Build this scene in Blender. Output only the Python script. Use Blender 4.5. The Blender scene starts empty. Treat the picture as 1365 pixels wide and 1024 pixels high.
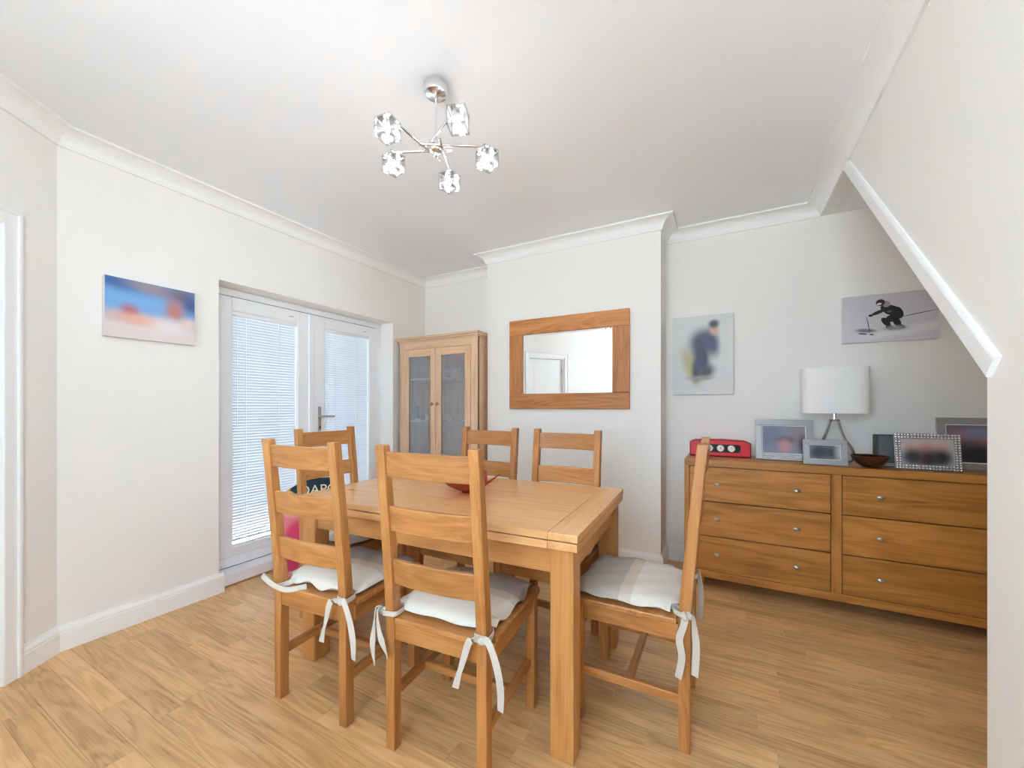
import bpy, bmesh, math, random
from mathutils import Vector, Matrix
random.seed(7)
S = bpy.context.scene
COL = S.collection
R = math.radians

# ------------------------------------------------------------------ camera, world, light, exposure
cam_d = bpy.data.cameras.new('camera'); cam = bpy.data.objects.new('camera', cam_d); COL.objects.link(cam)
cam_d.sensor_width = 36.0; cam_d.lens = 531.0 / 1365.0 * 36.0
cam_d.shift_y = 30.0 / 1365.0; cam_d.clip_start = 0.02
cam.location = (0, 0, 1.2); cam.rotation_euler = (R(90), 0, R(28.4))
S.camera = cam
S.view_settings.view_transform = 'Standard'; S.view_settings.look = 'None'
S.view_settings.gamma = 1.0; S.view_settings.use_curve_mapping = False
S.view_settings.exposure = 0.74
WORLD_STRENGTH = 9.5
SUN_STRENGTH = 98.0
BULB_W = 2.6
w = bpy.data.worlds.new('sky'); S.world = w; w.use_nodes = True
bg = w.node_tree.nodes['Background']
bg.inputs['Color'].default_value = (0.65, 0.84, 1.0, 1); bg.inputs['Strength'].default_value = WORLD_STRENGTH
sun_d = bpy.data.lights.new('sun', 'SUN'); sun_d.energy = SUN_STRENGTH; sun_d.angle = R(1.0); sun_d.color = (.95, .98, 1)
sun = bpy.data.objects.new('sun', sun_d); COL.objects.link(sun); sun.rotation_euler = (R(-12), 0, 0)
S.cycles.use_denoising = True
S.cycles.max_bounces = 9; S.cycles.diffuse_bounces = 7; S.cycles.glossy_bounces = 4
S.cycles.transparent_max_bounces = 16; S.cycles.transmission_bounces = 6
S.cycles.caustics_reflective = False; S.cycles.caustics_refractive = False
S.cycles.sample_clamp_indirect = 6.0

def portal(loc, rot, sx, sy):
    l = bpy.data.lights.new('window_portal', 'AREA'); l.shape = 'RECTANGLE'; l.size = sx; l.size_y = sy
    l.cycles.is_portal = True
    o = bpy.data.objects.new('window_portal', l); COL.objects.link(o); o.location = loc; o.rotation_euler = rot
portal((-3.20, 2.12, 1.05), (0, R(-90), 0), 1.9, 1.45)
portal((-0.39, -1.46, 1.635), (R(90), 0, 0), 1.42, 1.57)  # portal of the added window behind the viewer
portal((.68, -.525, 1.635), (0, R(90), 0), 1.57, 1.25)  # portal of the added window beside the viewer

# ------------------------------------------------------------------ mesh helpers
class MB:
    def __init__(s): s.v = []; s.f = []
    def add(s, vs, fs):
        k = len(s.v); s.v += [tuple(p) for p in vs]; s.f += [tuple(i + k for i in f) for f in fs]; return s
    def box(s, x0, x1, y0, y1, z0, z1, mat=None):
        vs = [Vector(p) for p in ((x0,y0,z0),(x1,y0,z0),(x1,y1,z0),(x0,y1,z0),(x0,y0,z1),(x1,y0,z1),(x1,y1,z1),(x0,y1,z1))]
        if mat: vs = [mat @ p for p in vs]
        return s.add(vs, [(3,2,1,0),(4,5,6,7),(0,1,5,4),(1,2,6,5),(2,3,7,6),(3,0,4,7)])
    def loft(s, rings, closed=True, cap=True):
        n = len(rings[0]); vs = [p for r in rings for p in r]; fs = []
        for i in range(len(rings) - 1):
            for j in range(n if closed else n - 1):
                a, b = i*n + j, i*n + (j+1) % n
                fs.append((a, b, b + n, a + n))
        if cap:
            fs.append(tuple(range(n))[::-1]); fs.append(tuple((len(rings)-1)*n + j for j in range(n)))
        return s.add(vs, fs)
    def prism(s, poly, axis, a, b):                 # poly of (p,q) pairs extruded along axis
        def mk(p, q, t): return {'x': (t,p,q), 'y': (p,t,q), 'z': (p,q,t)}[axis]
        return s.loft([[mk(p,q,a) for p,q in poly], [mk(p,q,b) for p,q in poly]])
    def lathe(s, prof, c=(0,0,0), n=20, sx=1, sy=1):
        rings = [[(c[0]+r*sx*math.cos(2*math.pi*i/n), c[1]+r*sy*math.sin(2*math.pi*i/n), c[2]+z) for i in range(n)] for r, z in prof]
        return s.loft(rings)
    def tube(s, pts, rad, n=10):
        pts = [Vector(p) for p in pts]; rings = []
        rads = rad if isinstance(rad, (list, tuple)) else [rad]*len(pts)
        up = None
        for i, p in enumerate(pts):
            d = (pts[min(i+1,len(pts)-1)] - pts[max(i-1,0)]).normalized()
            if up is None: up = Vector((0,0,1)) if abs(d.z) < .9 else Vector((1,0,0))
            a = d.cross(up).normalized(); b = a.cross(d).normalized(); up = b
            rings.append([p + (a*math.cos(2*math.pi*k/n) + b*math.sin(2*math.pi*k/n))*rads[i] for k in range(n)])
        return s.loft(rings)
    def ribbon(s, pts, wid, wdirs, th=.0022):        # flat band along pts
        pts = smooth_path(pts); m = len(pts); rings = []
        for i, p in enumerate(pts):
            t = i/(m-1); d = (pts[min(i+1,m-1)] - pts[max(i-1,0)]).normalized()
            k = t*(len(wdirs)-1); i0 = min(int(k), len(wdirs)-2); wv = Vector(wdirs[i0]).lerp(Vector(wdirs[i0+1]), k-i0)
            wv = (wv - d*wv.dot(d)).normalized(); nv = d.cross(wv).normalized()
            a, b = wv*wid/2, nv*th/2
            rings.append([p-a-b, p+a-b, p+a+b, p-a+b])
        return s.loft(rings)
    def ball(s, c, r, n=10, m=6):
        rs = r if isinstance(r, (tuple, list)) else (r,r,r)
        rings = [[(c[0]+rs[0]*math.sin(math.pi*j/m)*math.cos(2*math.pi*i/n), c[1]+rs[1]*math.sin(math.pi*j/m)*math.sin(2*math.pi*i/n), c[2]-rs[2]*math.cos(math.pi*j/m)) for i in range(n)] for j in range(1, m)]
        k = len(s.v); s.loft(rings, cap=False)
        b = len(s.v); s.v += [(c[0],c[1],c[2]-rs[2]), (c[0],c[1],c[2]+rs[2])]
        for i in range(n):
            s.f.append((b, k+(i+1)%n, k+i)); s.f.append((b+1, k+(m-2)*n+i, k+(m-2)*n+(i+1)%n))
        return s
    def build(s, name, mat, parent=None, bevel=0, seg=2, smooth=False, mw=None, **tags):
        me = bpy.data.meshes.new(name)
        bm = bmesh.new(); bv = [bm.verts.new(p) for p in s.v]
        for f in s.f:
            try: bm.faces.new([bv[i] for i in f])
            except ValueError: pass
        bmesh.ops.recalc_face_normals(bm, faces=bm.faces)
        if bevel:
            es = [e for e in bm.edges if len(e.link_faces) == 2 and e.calc_face_angle(0) > R(35)]
            bmesh.ops.bevel(bm, geom=es, offset=bevel, segments=seg, profile=.5, affect='EDGES', clamp_overlap=True)
        if smooth:
            for f in bm.faces: f.smooth = True
            for e in bm.edges:
                if len(e.link_faces) == 2 and e.calc_face_angle(0) > R(50): e.smooth = False
        bm.to_mesh(me); bm.free()
        me.materials.append(mat)
        o = bpy.data.objects.new(name, me); COL.objects.link(o)
        if mw is not None: o.matrix_world = mw
        if parent: o.parent = parent
        return tag(o, **tags)

def smooth_path(pts, n=6):
    P = [Vector(p) for p in pts]; out = []
    for i in range(len(P)-1):
        p0, p1, p2, p3 = P[max(i-1,0)], P[i], P[i+1], P[min(i+2,len(P)-1)]
        for k in range(n):
            t = k/n; out.append(.5*((2*p1)+(p2-p0)*t+(2*p0-5*p1+4*p2-p3)*t*t+(3*p1-p0-3*p2+p3)*t**3))
    out.append(P[-1]); return out
def tag(o, label=None, cat=None, group=None, kind=None):
    if label: o['label'] = label
    if cat: o['category'] = cat
    if group: o['group'] = group
    if kind: o['kind'] = kind
    return o
def thing(name, label, cat, loc=(0,0,0), rz=0, group=None, kind=None):
    o = bpy.data.objects.new(name, None); COL.objects.link(o); o.location = loc; o.rotation_euler = (0,0,R(rz))
    o.empty_display_size = .1
    return tag(o, label, cat, group, kind)
def copy_tree(o, parent=None):
    c = o.copy(); COL.objects.link(c); c.parent = parent
    for ch in [x for x in bpy.data.objects if x.parent == o]: copy_tree(ch, c)
    return c
def box(name, x0, x1, y0, y1, z0, z1, mat, parent=None, bevel=.002, **k):
    return MB().box(x0,x1,y0,y1,z0,z1).build(name, mat, parent, bevel=bevel, **k)

# ------------------------------------------------------------------ materials
def srgb(r, g, b):
    f = lambda c: (c/255)/12.92 if c <= 10 else ((c/255+.055)/1.055)**2.4
    return (f(r), f(g), f(b), 1)
class NT:
    def __init__(s, name):
        s.m = bpy.data.materials.new(name); s.m.use_nodes = True; s.t = s.m.node_tree
        s.b = s.t.nodes['Principled BSDF']; s.out = s.t.nodes['Material Output']
    def n(s, typ, **kw):
        nd = s.t.nodes.new(typ)
        for k, v in kw.items(): setattr(nd, k, v)
        return nd
    def l(s, a, b): s.t.links.new(a, b)
    def math(s, op, a, b=None, c=None):
        nd = s.n('ShaderNodeMath', operation=op)
        for i, x in enumerate((a, b, c)):
            if x is None: continue
            if isinstance(x, (int, float)): nd.inputs[i].default_value = x
            else: s.l(x, nd.inputs[i])
        return nd.outputs[0]
    def mix(s, fac, a, b, typ='MIX'):
        nd = s.n('ShaderNodeMix', data_type='RGBA', blend_type=typ)
        for i, x in ((0, fac), (6, a), (7, b)):
            if isinstance(x, (int, float)): nd.inputs[i].default_value = x
            elif isinstance(x, tuple): nd.inputs[i].default_value = x
            else: s.l(x, nd.inputs[i])
        return nd.outputs[2]
    def noise(s, vec, scale, detail=3, rough=.5, dist=0):
        nd = s.n('ShaderNodeTexNoise'); nd.inputs['Scale'].default_value = scale; nd.inputs['Detail'].default_value = detail
        nd.inputs['Roughness'].default_value = rough; nd.inputs['Distortion'].default_value = dist
        if vec is not None: s.l(vec, nd.inputs['Vector'])
        return nd.outputs['Fac']
    def bump(s, h, strength, dist=.01):
        nd = s.n('ShaderNodeBump'); nd.inputs['Strength'].default_value = strength; nd.inputs['Distance'].default_value = dist
        s.l(h, nd.inputs['Height']); s.l(nd.outputs[0], s.b.inputs['Normal'])
def plain(name, col, rough=.5, metal=0, noise=0, nscale=40, bump=0, spec=None, coat=0):
    t = NT(name); t.b.inputs['Roughness'].default_value = rough; t.b.inputs['Metallic'].default_value = metal
    if spec is not None: t.b.inputs['Specular IOR Level'].default_value = spec
    if coat: t.b.inputs['Coat Weight'].default_value = coat
    tc = t.n('ShaderNodeTexCoord')
    f = t.noise(tc.outputs['Object'], nscale, 3)
    k = 1 - noise
    c = t.mix(f, (col[0]*k, col[1]*k, col[2]*k, 1), tuple(min(1, x*(1+noise)) for x in col[:3]) + (1,))
    t.l(c, t.b.inputs['Base Color'])
    if bump: t.bump(f, bump, .003)
    return t.m
def wood(name, dark, mid, light, axis='x', rough=.38, rings=26, across=9, var=.16, fine=.35, coat=0, ringw=.16):
    t = NT(name); b = t.b
    tc = t.n('ShaderNodeTexCoord'); oi = t.n('ShaderNodeObjectInfo')
    off = t.n('ShaderNodeVectorMath', operation='SCALE'); off.inputs[0].default_value = (37.1, 21.7, 53.3); t.l(oi.outputs['Random'], off.inputs['Scale'])
    ad = t.n('ShaderNodeVectorMath', operation='ADD'); t.l(tc.outputs['Object'], ad.inputs[0]); t.l(off.outputs[0], ad.inputs[1])
    def mp(al, ac):
        m = t.n('ShaderNodeMapping'); m.inputs['Scale'].default_value = tuple(al if a == axis else ac for a in 'xyz'); t.l(ad.outputs[0], m.inputs['Vector']); return m.outputs[0]
    n1 = t.noise(mp(1.1, across), 1.0, 2, .45, .35)
    rg = t.math('MULTIPLY_ADD', t.math('SINE', t.math('MULTIPLY', n1, rings*2)), .5, .5)
    n2 = t.noise(mp(5, 190), 1.0, 3, .6)
    n3 = t.noise(mp(1.6, 22), 1.0, 3, .5)
    fac = t.math('ADD', t.math('MULTIPLY', rg, ringw), t.math('ADD', t.math('MULTIPLY', n2, fine), t.math('MULTIPLY', n3, 1-fine-ringw)))
    cr = t.n('ShaderNodeValToRGB'); t.l(fac, cr.inputs[0])
    e = cr.color_ramp.elements; e[0].position = .22; e[0].color = dark; e[1].position = .82; e[1].color = light
    m = e.new(.52); m.color = mid
    hs = t.n('ShaderNodeHueSaturation'); t.l(cr.outputs[0], hs.inputs['Color'])
    t.l(t.math('MULTIPLY_ADD', oi.outputs['Random'], var*2, 1-var), hs.inputs['Value'])
    t.l(hs.outputs[0], b.inputs['Base Color'])
    t.l(t.math('MULTIPLY_ADD', n2, .16, rough-.08), b.inputs['Roughness'])
    if coat: b.inputs['Coat Weight'].default_value = coat; b.inputs['Coat Roughness'].default_value = .2
    t.bump(t.math('ADD', n2, t.math('MULTIPLY', rg, .3)), .12, .0015)
    return t.m
def sheer(name, col, trans, gloss=.08, translucent=.0, rough=.05, emit=0):
    """clear or milky thin glass: transparent mixed with a coloured translucent body and a mirror sheen"""
    t = NT(name); t.t.nodes.remove(t.b)
    tr = t.n('ShaderNodeBsdfTransparent'); tr.inputs[0].default_value = (min(1,col[0]*.3+.7), min(1,col[1]*.3+.7), min(1,col[2]*.3+.7), 1) if not translucent else col
    df = t.n('ShaderNodeBsdfTranslucent' if translucent else 'ShaderNodeBsdfDiffuse'); df.inputs[0].default_value = col
    gl = t.n('ShaderNodeBsdfGlossy'); gl.inputs['Roughness'].default_value = rough
    m1 = t.n('ShaderNodeMixShader'); m1.inputs[0].default_value = trans; t.l(df.outputs[0], m1.inputs[1]); t.l(tr.outputs[0], m1.inputs[2])
    fr = t.n('ShaderNodeFresnel'); fr.inputs[0].default_value = 1.45
    m2 = t.n('ShaderNodeMixShader'); t.l(t.math('MINIMUM', t.math('ADD', fr.outputs[0], gloss), 1.0), m2.inputs[0])
    t.l(m1.outputs[0], m2.inputs[1]); t.l(gl.outputs[0], m2.inputs[2]); t.l(m2.outputs[0], t.out.inputs[0])
    return t.m
def picture(name, base, blobs, rough=.5, streak=0):
    """flat print: a ground colour (bottom, top) with ellipses (cx, cz, rx, rz, deg, colour, softness) in metres"""
    t = NT(name); t.b.inputs['Roughness'].default_value = rough
    tc = t.n('ShaderNodeTexCoord'); fl = t.n('ShaderNodeVectorMath', operation='MULTIPLY'); fl.inputs[1].default_value = (1,0,1)
    t.l(tc.outputs['Object'], fl.inputs[0])
    if isinstance(base[0], tuple):
        sp = t.n('ShaderNodeSeparateXYZ'); t.l(fl.outputs[0], sp.inputs[0])
        mr = t.n('ShaderNodeMapRange'); mr.inputs[1].default_value = base[2]; mr.inputs[2].default_value = base[3]; t.l(sp.outputs[2], mr.inputs[0])
        c = t.mix(mr.outputs[0], base[0], base[1])
    else: c = t.mix(0.0, base, base)
    if streak:
        mp = t.n('ShaderNodeMapping'); mp.inputs['Scale'].default_value = (6,1,30); mp.inputs['Rotation'].default_value = (0,R(-8),0); t.l(fl.outputs[0], mp.inputs['Vector'])
        c = t.mix(t.math('MULTIPLY', t.noise(mp.outputs[0], 3, 4), streak), c, (1,1,1,1))
    for cx, cz, rx, rz, dg, col, soft in blobs:
        mp = t.n('ShaderNodeMapping', vector_type='TEXTURE'); mp.inputs['Location'].default_value = (cx,0,cz)
        mp.inputs['Rotation'].default_value = (0,R(-dg),0); mp.inputs['Scale'].default_value = (rx,1,rz); t.l(fl.outputs[0], mp.inputs['Vector'])
        ln = t.n('ShaderNodeVectorMath', operation='LENGTH'); t.l(mp.outputs[0], ln.inputs[0])
        mr = t.n('ShaderNodeMapRange', interpolation_type='SMOOTHSTEP'); t.l(ln.outputs['Value'], mr.inputs[0])
        mr.inputs[1].default_value = 1+soft; mr.inputs[2].default_value = max(0, 1-soft)
        c = t.mix(mr.outputs[0], c, col)
    t.l(c, t.b.inputs['Base Color'])
    return t.m

WALL = plain('wall_paint', srgb(243,240,235), .75, noise=.012, nscale=160, bump=.05)
CEIL = plain('ceiling_paint', srgb(246,248,252), .85, noise=.006, nscale=60)
TRIMW = plain('white_gloss_paint', srgb(247,247,246), .5, noise=.008, nscale=20)
UPVC = plain('white_upvc', srgb(243,244,246), .3, noise=.006, nscale=15)
BLACK = plain('black_seal', srgb(20,20,22), .6, noise=.1)
CHROME = plain('polished_chrome', (.82,.82,.84,1), .12, 1.0, noise=.02, nscale=8)
SATIN = plain('satin_nickel', (.62,.60,.58,1), .3, 1.0, noise=.04, nscale=60)
OAK = {a: wood('chair_oak_'+a, srgb(128,80,38), srgb(174,118,64), srgb(198,146,92), a, .40, var=.10, fine=.45, ringw=.12) for a in 'xyz'}
TAB = {a: wood('table_oak_glare_'+a, srgb(196,134,80), srgb(222,170,114), srgb(236,192,140), a, .30, var=.025, rings=14, fine=.4, coat=.15, ringw=.08) for a in 'xyz'}  # top boards: lightness of the glare is put into the wood colour
TABF = {a: wood('table_frame_oak_'+a, srgb(150,96,46), srgb(192,136,78), srgb(212,162,104), a, .38, var=.06, rings=16, fine=.45, ringw=.08) for a in 'xyz'}  # legs and aprons: same oak, darker, without the painted glare
CHEST = {a: wood('chest_oak_'+a, srgb(128,78,28), srgb(182,122,56), srgb(204,148,80), a, .36, var=.09, rings=22) for a in 'xyz'}
MIRW = {a: wood('mirror_oak_'+a, srgb(126,72,30), srgb(180,116,60), srgb(200,142,86), a, .5, var=.08, rings=30, across=14) for a in 'xyz'}
CABW = {a: wood('cabinet_oak_'+a, srgb(186,140,102), srgb(218,180,144), srgb(232,202,170), a, .30, var=.05, rings=12, coat=.6, ringw=.06) for a in 'xyz'}
FLOOR = wood('floor_oak', srgb(172,124,74), srgb(216,172,118), srgb(234,197,146), 'x', .30, var=.13, rings=30, across=11, fine=.42, ringw=.15)
def linen_mat():
    t = NT('linen'); t.b.inputs['Roughness'].default_value = .95; t.b.inputs['Specular IOR Level'].default_value = .1
    tc = t.n('ShaderNodeTexCoord'); sp = t.n('ShaderNodeSeparateXYZ'); t.l(tc.outputs['Object'], sp.inputs[0])
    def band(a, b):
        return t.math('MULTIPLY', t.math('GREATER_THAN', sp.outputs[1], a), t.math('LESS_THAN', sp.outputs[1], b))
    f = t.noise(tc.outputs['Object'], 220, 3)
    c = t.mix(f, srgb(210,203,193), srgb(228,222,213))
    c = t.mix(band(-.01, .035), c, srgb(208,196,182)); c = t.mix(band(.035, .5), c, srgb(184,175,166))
    t.l(c, t.b.inputs['Base Color']); t.bump(f, .25, .002)
    return t.m
LINEN = linen_mat()
TIE = plain('linen_tie', srgb(202,194,184), .95, noise=.05, nscale=150, bump=.15)

# ------------------------------------------------------------------ room shell
XL, YB, YC, XS, H, YF = -2.885, 3.35, 3.05, .56, 2.56, -1.3
CX0, CX1, XE = -1.90, -.424, 1.55
P0 = Vector((XL, .655, 0)); ANG = math.degrees(math.atan2(-.8, .6)); LEN = (.655-YF)/.8
PE = (XL+.6*LEN, YF)
OY0, OY1, OZ = 1.36, 2.88, 2.02
def struct(o): o['kind'] = 'structure'; return o
ground = struct(MB().box(-30,30,-30,30,-.4,-.25).build('ground', plain('paving', srgb(216,214,210), .9, noise=.05, nscale=3)))
floor = struct(MB().box(-3.2,XS+.1,YF-.15,YB+.15,-.2,-.012).box(XS+.1,XE+.1,.93,YB+.15,-.2,-.012).build('floor', plain('underlay', srgb(150,114,76), .9, noise=.1)))
PW = .095
y = YF; row = 0; n_pl = 0
while y < YB:
    x = -3.1 - random.random()*.8
    xmax = XE if y > 1.3 else XS+.1
    xmin0 = XL-.05 if y > .6 else XL+(.655-y)*.75-.12
    while x < xmax:
        L = random.choice((.62,.74,.86,.98,1.1)); a, b = max(x, -3.15), min(x+L, xmax)
        if b > xmin0 and b-a > .02 and (row >= 3):
            g = .0003
            o = MB().box(a+g, b-g, y+g, min(y+PW, YB)-g, -.012, 0).build('plank', FLOOR, floor, bevel=.0006, seg=1); n_pl += 1
        x += L
    y += PW; row += 1
m = MB(); T = .34
m.box(XL-T, XL, .45, OY0, 0, H+.05).box(XL-T, XL, OY1, YB+.15, 0, H+.05).box(XL-T, XL, OY0, OY1, OZ, H+.05).box(XL-T, XL, OY0, OY1, -.2, -.013)
struct(m.build('wall_left', WALL))
DS0, DS1, DZ = .252, .90, 1.985                     # door opening along the angled wall
MW = Matrix.Translation(P0) @ Matrix.Rotation(R(ANG), 4, 'Z')
m = MB(); m.box(-.02,DS0,-.12,0,0,H+.05).box(DS1,LEN+.1,-.12,0,0,H+.05).box(DS0,DS1,-.12,0,DZ,H+.05)
struct(m.build('wall_corner', WALL, mw=MW))
struct(MB().box(XL-T, XE+.15, YB, YB+.15, 0, H+.05).build('wall_back', WALL))
struct(MB().box(CX0, CX1, YC, YB, 0, H+.05).build('wall_chimney', WALL))
VY0, VY1, VZ0, VZ1 = -1.15, .10, .85, 2.42            # opening of the window added beside the viewer for fill light
m = MB().prism([(VY1,0),(1.412,0),(1.412,1.29),(2.745,2.482),(YB,2.482),(YB,H+.05),(VY1,H+.05)], 'x', XS, XS+.1)
m.box(XS,XS+.1,YF-.15,VY0,0,H+.05).box(XS,XS+.1,VY0,VY1,0,VZ0).box(XS,XS+.1,VY0,VY1,VZ1,H+.05)
struct(m.build('wall_right', WALL))
struct(MB().box(XE, XE+.12, 1.0, YB, 0, H+.05).build('wall_stair', WALL))
struct(MB().prism([(1.2,1.11),(1.2,1.16),(2.70,2.53),(YB,2.53),(YB,2.482),(2.745,2.482)], 'x', XS+.1, XE).build('ceiling_stair', CEIL))
struct(MB().box(XS+.1, XE+.12, .93, 1.0, 0, H).build('wall_cupboard', WALL))
WX0, WX1, WZ0, WZ1 = -1.1, .32, .85, 2.42  # opening of the window added behind the viewer
m = MB(); m.box(PE[0]-.2,WX0,YF-.15,YF,0,H+.05).box(WX1,XS,YF-.15,YF,0,H+.05).box(WX0,WX1,YF-.15,YF,0,WZ0).box(WX0,WX1,YF-.15,YF,WZ1,H+.05)
struct(m.build('wall_front', WALL))
struct(MB().box(-3.3, XS+.1, YF-.15, YB+.15, H, H+.12).box(XS+.1, XE+.15, .93, YB+.15, H, H+.12).build('ceiling', CEIL))

def sweep(name, path, prof, mat, closed=False):
    n = len(path); rings = []
    for i in range(n):
        p = Vector(path[i]); ns = []
        if closed or i > 0: d = (p - Vector(path[i-1])).normalized(); ns.append(Vector((d.y, -d.x)))
        if closed or i < n-1: d = (Vector(path[(i+1) % n]) - p).normalized(); ns.append(Vector((d.y, -d.x)))
        mv = ns[0] if len(ns) == 1 else (ns[0]+ns[1])/(1+ns[0].dot(ns[1]))
        rings.append([(p.x+mv.x*o, p.y+mv.y*o, z) for o, z in prof])
    if closed: rings.append(rings[0])
    return struct(MB().loft(rings, cap=not closed).build(name, mat))
cove = [(.0,2.478),(.012,2.478),(.014,2.486)] + [(.088-.070*math.cos(a), 2.484+.064*math.sin(a)) for a in [R(d) for d in range(8, 90, 10)]] + [(.092,2.549),(.092,2.562),(0,2.562)]
sweep('trim_1', [PE,(XL,.655),(XL,YB),(CX0,YB),(CX0,YC),(CX1,YC),(CX1,YB),(XS,YB),(XS,YF)], cove, TRIMW, True)
skp = [(0,0),(.02,0),(.02,.088),(.0175,.092),(.019,.097),(.017,.106),(.011,.116),(.008,.126),(0,.126)]
ps = lambda s: (P0.x+.6*s, P0.y-.8*s)
sweep('baseboard_left', [ps(.182), (XL,.655), (XL,1.385)], skp, TRIMW)
sweep('baseboard_back', [(XL,OY1+.01),(XL,YB),(CX0,YB),(CX0,YC),(CX1,YC),(CX1,YB),(XE,YB),(XE,1.0)], skp, TRIMW)
sweep('baseboard_corner', [PE, ps(.972)], skp, TRIMW)
sweep('baseboard_right', [(XS,1.412),(XS,VY1)], skp, TRIMW)
# sloping capping along the foot of the stair wall
d = Vector((0, 1.333, 1.192)).normalized(); up = Vector((0, -d.z, d.y)); rings = []
for q in (Vector((0,1.392,1.272)), Vector((0,2.742,2.479))):
    ring = []
    for a, b in ((XS-.012,.004),(XS-.009,-.002),(XS+.104,-.002),(XS+.104,.012),(XS,.012),(XS,.060),(XS-.006,.060),(XS-.010,.054),(XS-.012,.048)):
        off = up*b; ring.append(Vector((a, q.y+off.y, q.z+off.z)))
    rings.append(ring)
struct(MB().loft(rings).build('trim_2', TRIMW))

# ------------------------------------------------------------------ french doors
fd = thing('door_1', 'white double glazed french doors in the left wall', None, (-3.05,0,0), 0, None, 'structure')
XF = 0.0                                            # room face of the frame, local
def fbox(n, x0,x1,y0,y1,z0,z1, mt=UPVC, parent=fd, bevel=.004): return box(n, x0,x1,y0,y1,z0,z1, mt, parent, bevel)
fbox('door_frame', -.07,XF,OY0,OY0+.072,0,OZ); fbox('door_frame', -.07,XF,OY1-.072,OY1,0,OZ)
fbox('door_frame', -.07,XF,OY0+.072,OY1-.072,1.972,OZ); fbox('door_frame', -.07,XF,OY0+.072,OY1-.072,.082,.150)
fbox('sill', -.07,.128,OY0,OY1,.0,.078)
fbox('sill_bead', .128,.138,OY0+.012,OY1,.0,.012, plain('oak_bead', srgb(170,120,92), .5, noise=.1))
fbox('draught_gap', -.06,-.004,OY0+.05,OY1-.05,.076,.084, BLACK, bevel=0)
fbox('draught_gap', -.06,-.008,OY1-.074,OY1-.068,.15,1.974, BLACK, bevel=0); fbox('draught_gap', -.06,-.008,OY0+.07,OY1-.07,1.966,1.974, BLACK, bevel=0)
GLASS = sheer('window_glass', (1,1,1,1), 1.0, .0)
def sash(y0, y1, g0, g1, z0=.154, z1=1.966, gz0=.207, gz1=1.87):
    s = thing('door_leaf', None, None); s.parent = fd
    fbox('stile', -.066,.008,y0,g0,z0,z1,parent=s); fbox('stile', -.066,.008,g1,y1,z0,z1,parent=s)
    fbox('rail', -.066,.008,g0,g1,z0,gz0,parent=s); fbox('rail', -.066,.008,g0,g1,gz1,z1,parent=s)
    m = MB(); fw = .008
    for a in ((g0,g0+fw,gz0,gz1),(g1-fw,g1,gz0,gz1),(g0,g1,gz0,gz0+fw),(g0,g1,gz1-fw,gz1)): m.box(-.05,.002,*a)
    m.build('glazing_bead', UPVC, s, bevel=.003)
    fbox('pane', -.058,-.052,g0-.005,g1+.005,gz0-.005,gz1+.005, GLASS, s, 0)
    return s
sl = sash(OY0+.076, 2.118, 1.515, 2.003); sr = sash(2.124, OY1-.076, 2.243, 2.732)
fbox('meeting_cover', .0,.016,2.095,2.147,.156,1.964, parent=sr, bevel=.005)
hp = box('handle_plate', .008,.018,2.178,2.206,.99,1.20, SATIN, sr, .005)
MB().tube([(.018,2.192,1.115),(.045,2.192,1.115)], .009).tube(smooth_path([(.045,2.190,1.115),(.05,2.22,1.117),(.05,2.31,1.112)]), .0085).build('lever', SATIN, sr, smooth=True)
box('keyhole', .018,.0195,2.188,2.196,1.01,1.04, BLACK, sr, 0)
for yy in (1.93, 2.66):
    box('vent_mark', .008,.0095,yy,yy+.035,1.912,1.916, plain('grey_mark', srgb(120,120,124), .5, noise=.1), fd, 0)
# blinds
t = NT('blind_slat'); t.t.nodes.remove(t.b)
tcs = t.n('ShaderNodeTexCoord'); cs = t.mix(t.noise(tcs.outputs['Object'], 6, 2), srgb(214,217,221), srgb(222,225,229))
a_ = t.n('ShaderNodeBsdfDiffuse'); b_ = t.n('ShaderNodeBsdfTranslucent'); t.l(cs, a_.inputs[0]); t.l(cs, b_.inputs[0])
mx = t.n('ShaderNodeMixShader'); mx.inputs[0].default_value = .06; t.l(a_.outputs[0], mx.inputs[1]); t.l(b_.outputs[0], mx.inputs[2]); t.l(mx.outputs[0], t.out.inputs[0])
SLAT = t.m
def blind(g0, g1, label):
    bl = thing('venetian_blind', label, 'blind', (-3.063, (g0+g1)/2, 0), 0, 'blinds on the french doors'); hw = (g1-g0)/2-.009
    z = 1.835; proto = None; pitch = .0205; ti = R(65)
    sw = .0126
    pt = lambda k, o: (math.cos(ti)*sw*k - (.0028*(1-k*k)+o)*math.sin(ti), math.sin(ti)*sw*k + (.0028*(1-k*k)+o)*math.cos(ti))
    ring = lambda yy: [(pt(k,0)[0], yy, pt(k,0)[1]) for k in (-1,-.5,0,.5,1)] + [(pt(k,.0005)[0], yy, pt(k,.0005)[1]) for k in (1,.5,0,-.5,-1)]
    mesh = MB().loft([ring(-hw), ring(hw)])
    while z > .238:
        if proto is None: proto = mesh.build('slat', SLAT, bl); o = proto
        else: o = proto.copy(); COL.objects.link(o)
        o.location = (0,0,z); z -= pitch
    box('head_rail', -.014,.014,-hw,hw,1.842,1.868, UPVC, bl, .003)
    box('bottom_rail', -.010,.010,-hw,hw,.2165,.230, UPVC, bl, .003)
    for fy in (-.62, .38):
        MB().tube([(.013,fy*hw,1.85),(.013,fy*hw,.23)], .0022, 6).build('ladder_cord', UPVC, bl)
    MB().tube([(.016,-hw*.88,1.85),(.016,-hw*.88,1.05)], .0022, 6).build('tilt_wand', UPVC, bl)
blind(1.515, 2.003, 'white slatted blind on the french door leaf nearest the beach canvas')
blind(2.243, 2.732, 'white slatted blind on the french door leaf nearest the glass cabinet')

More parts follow.
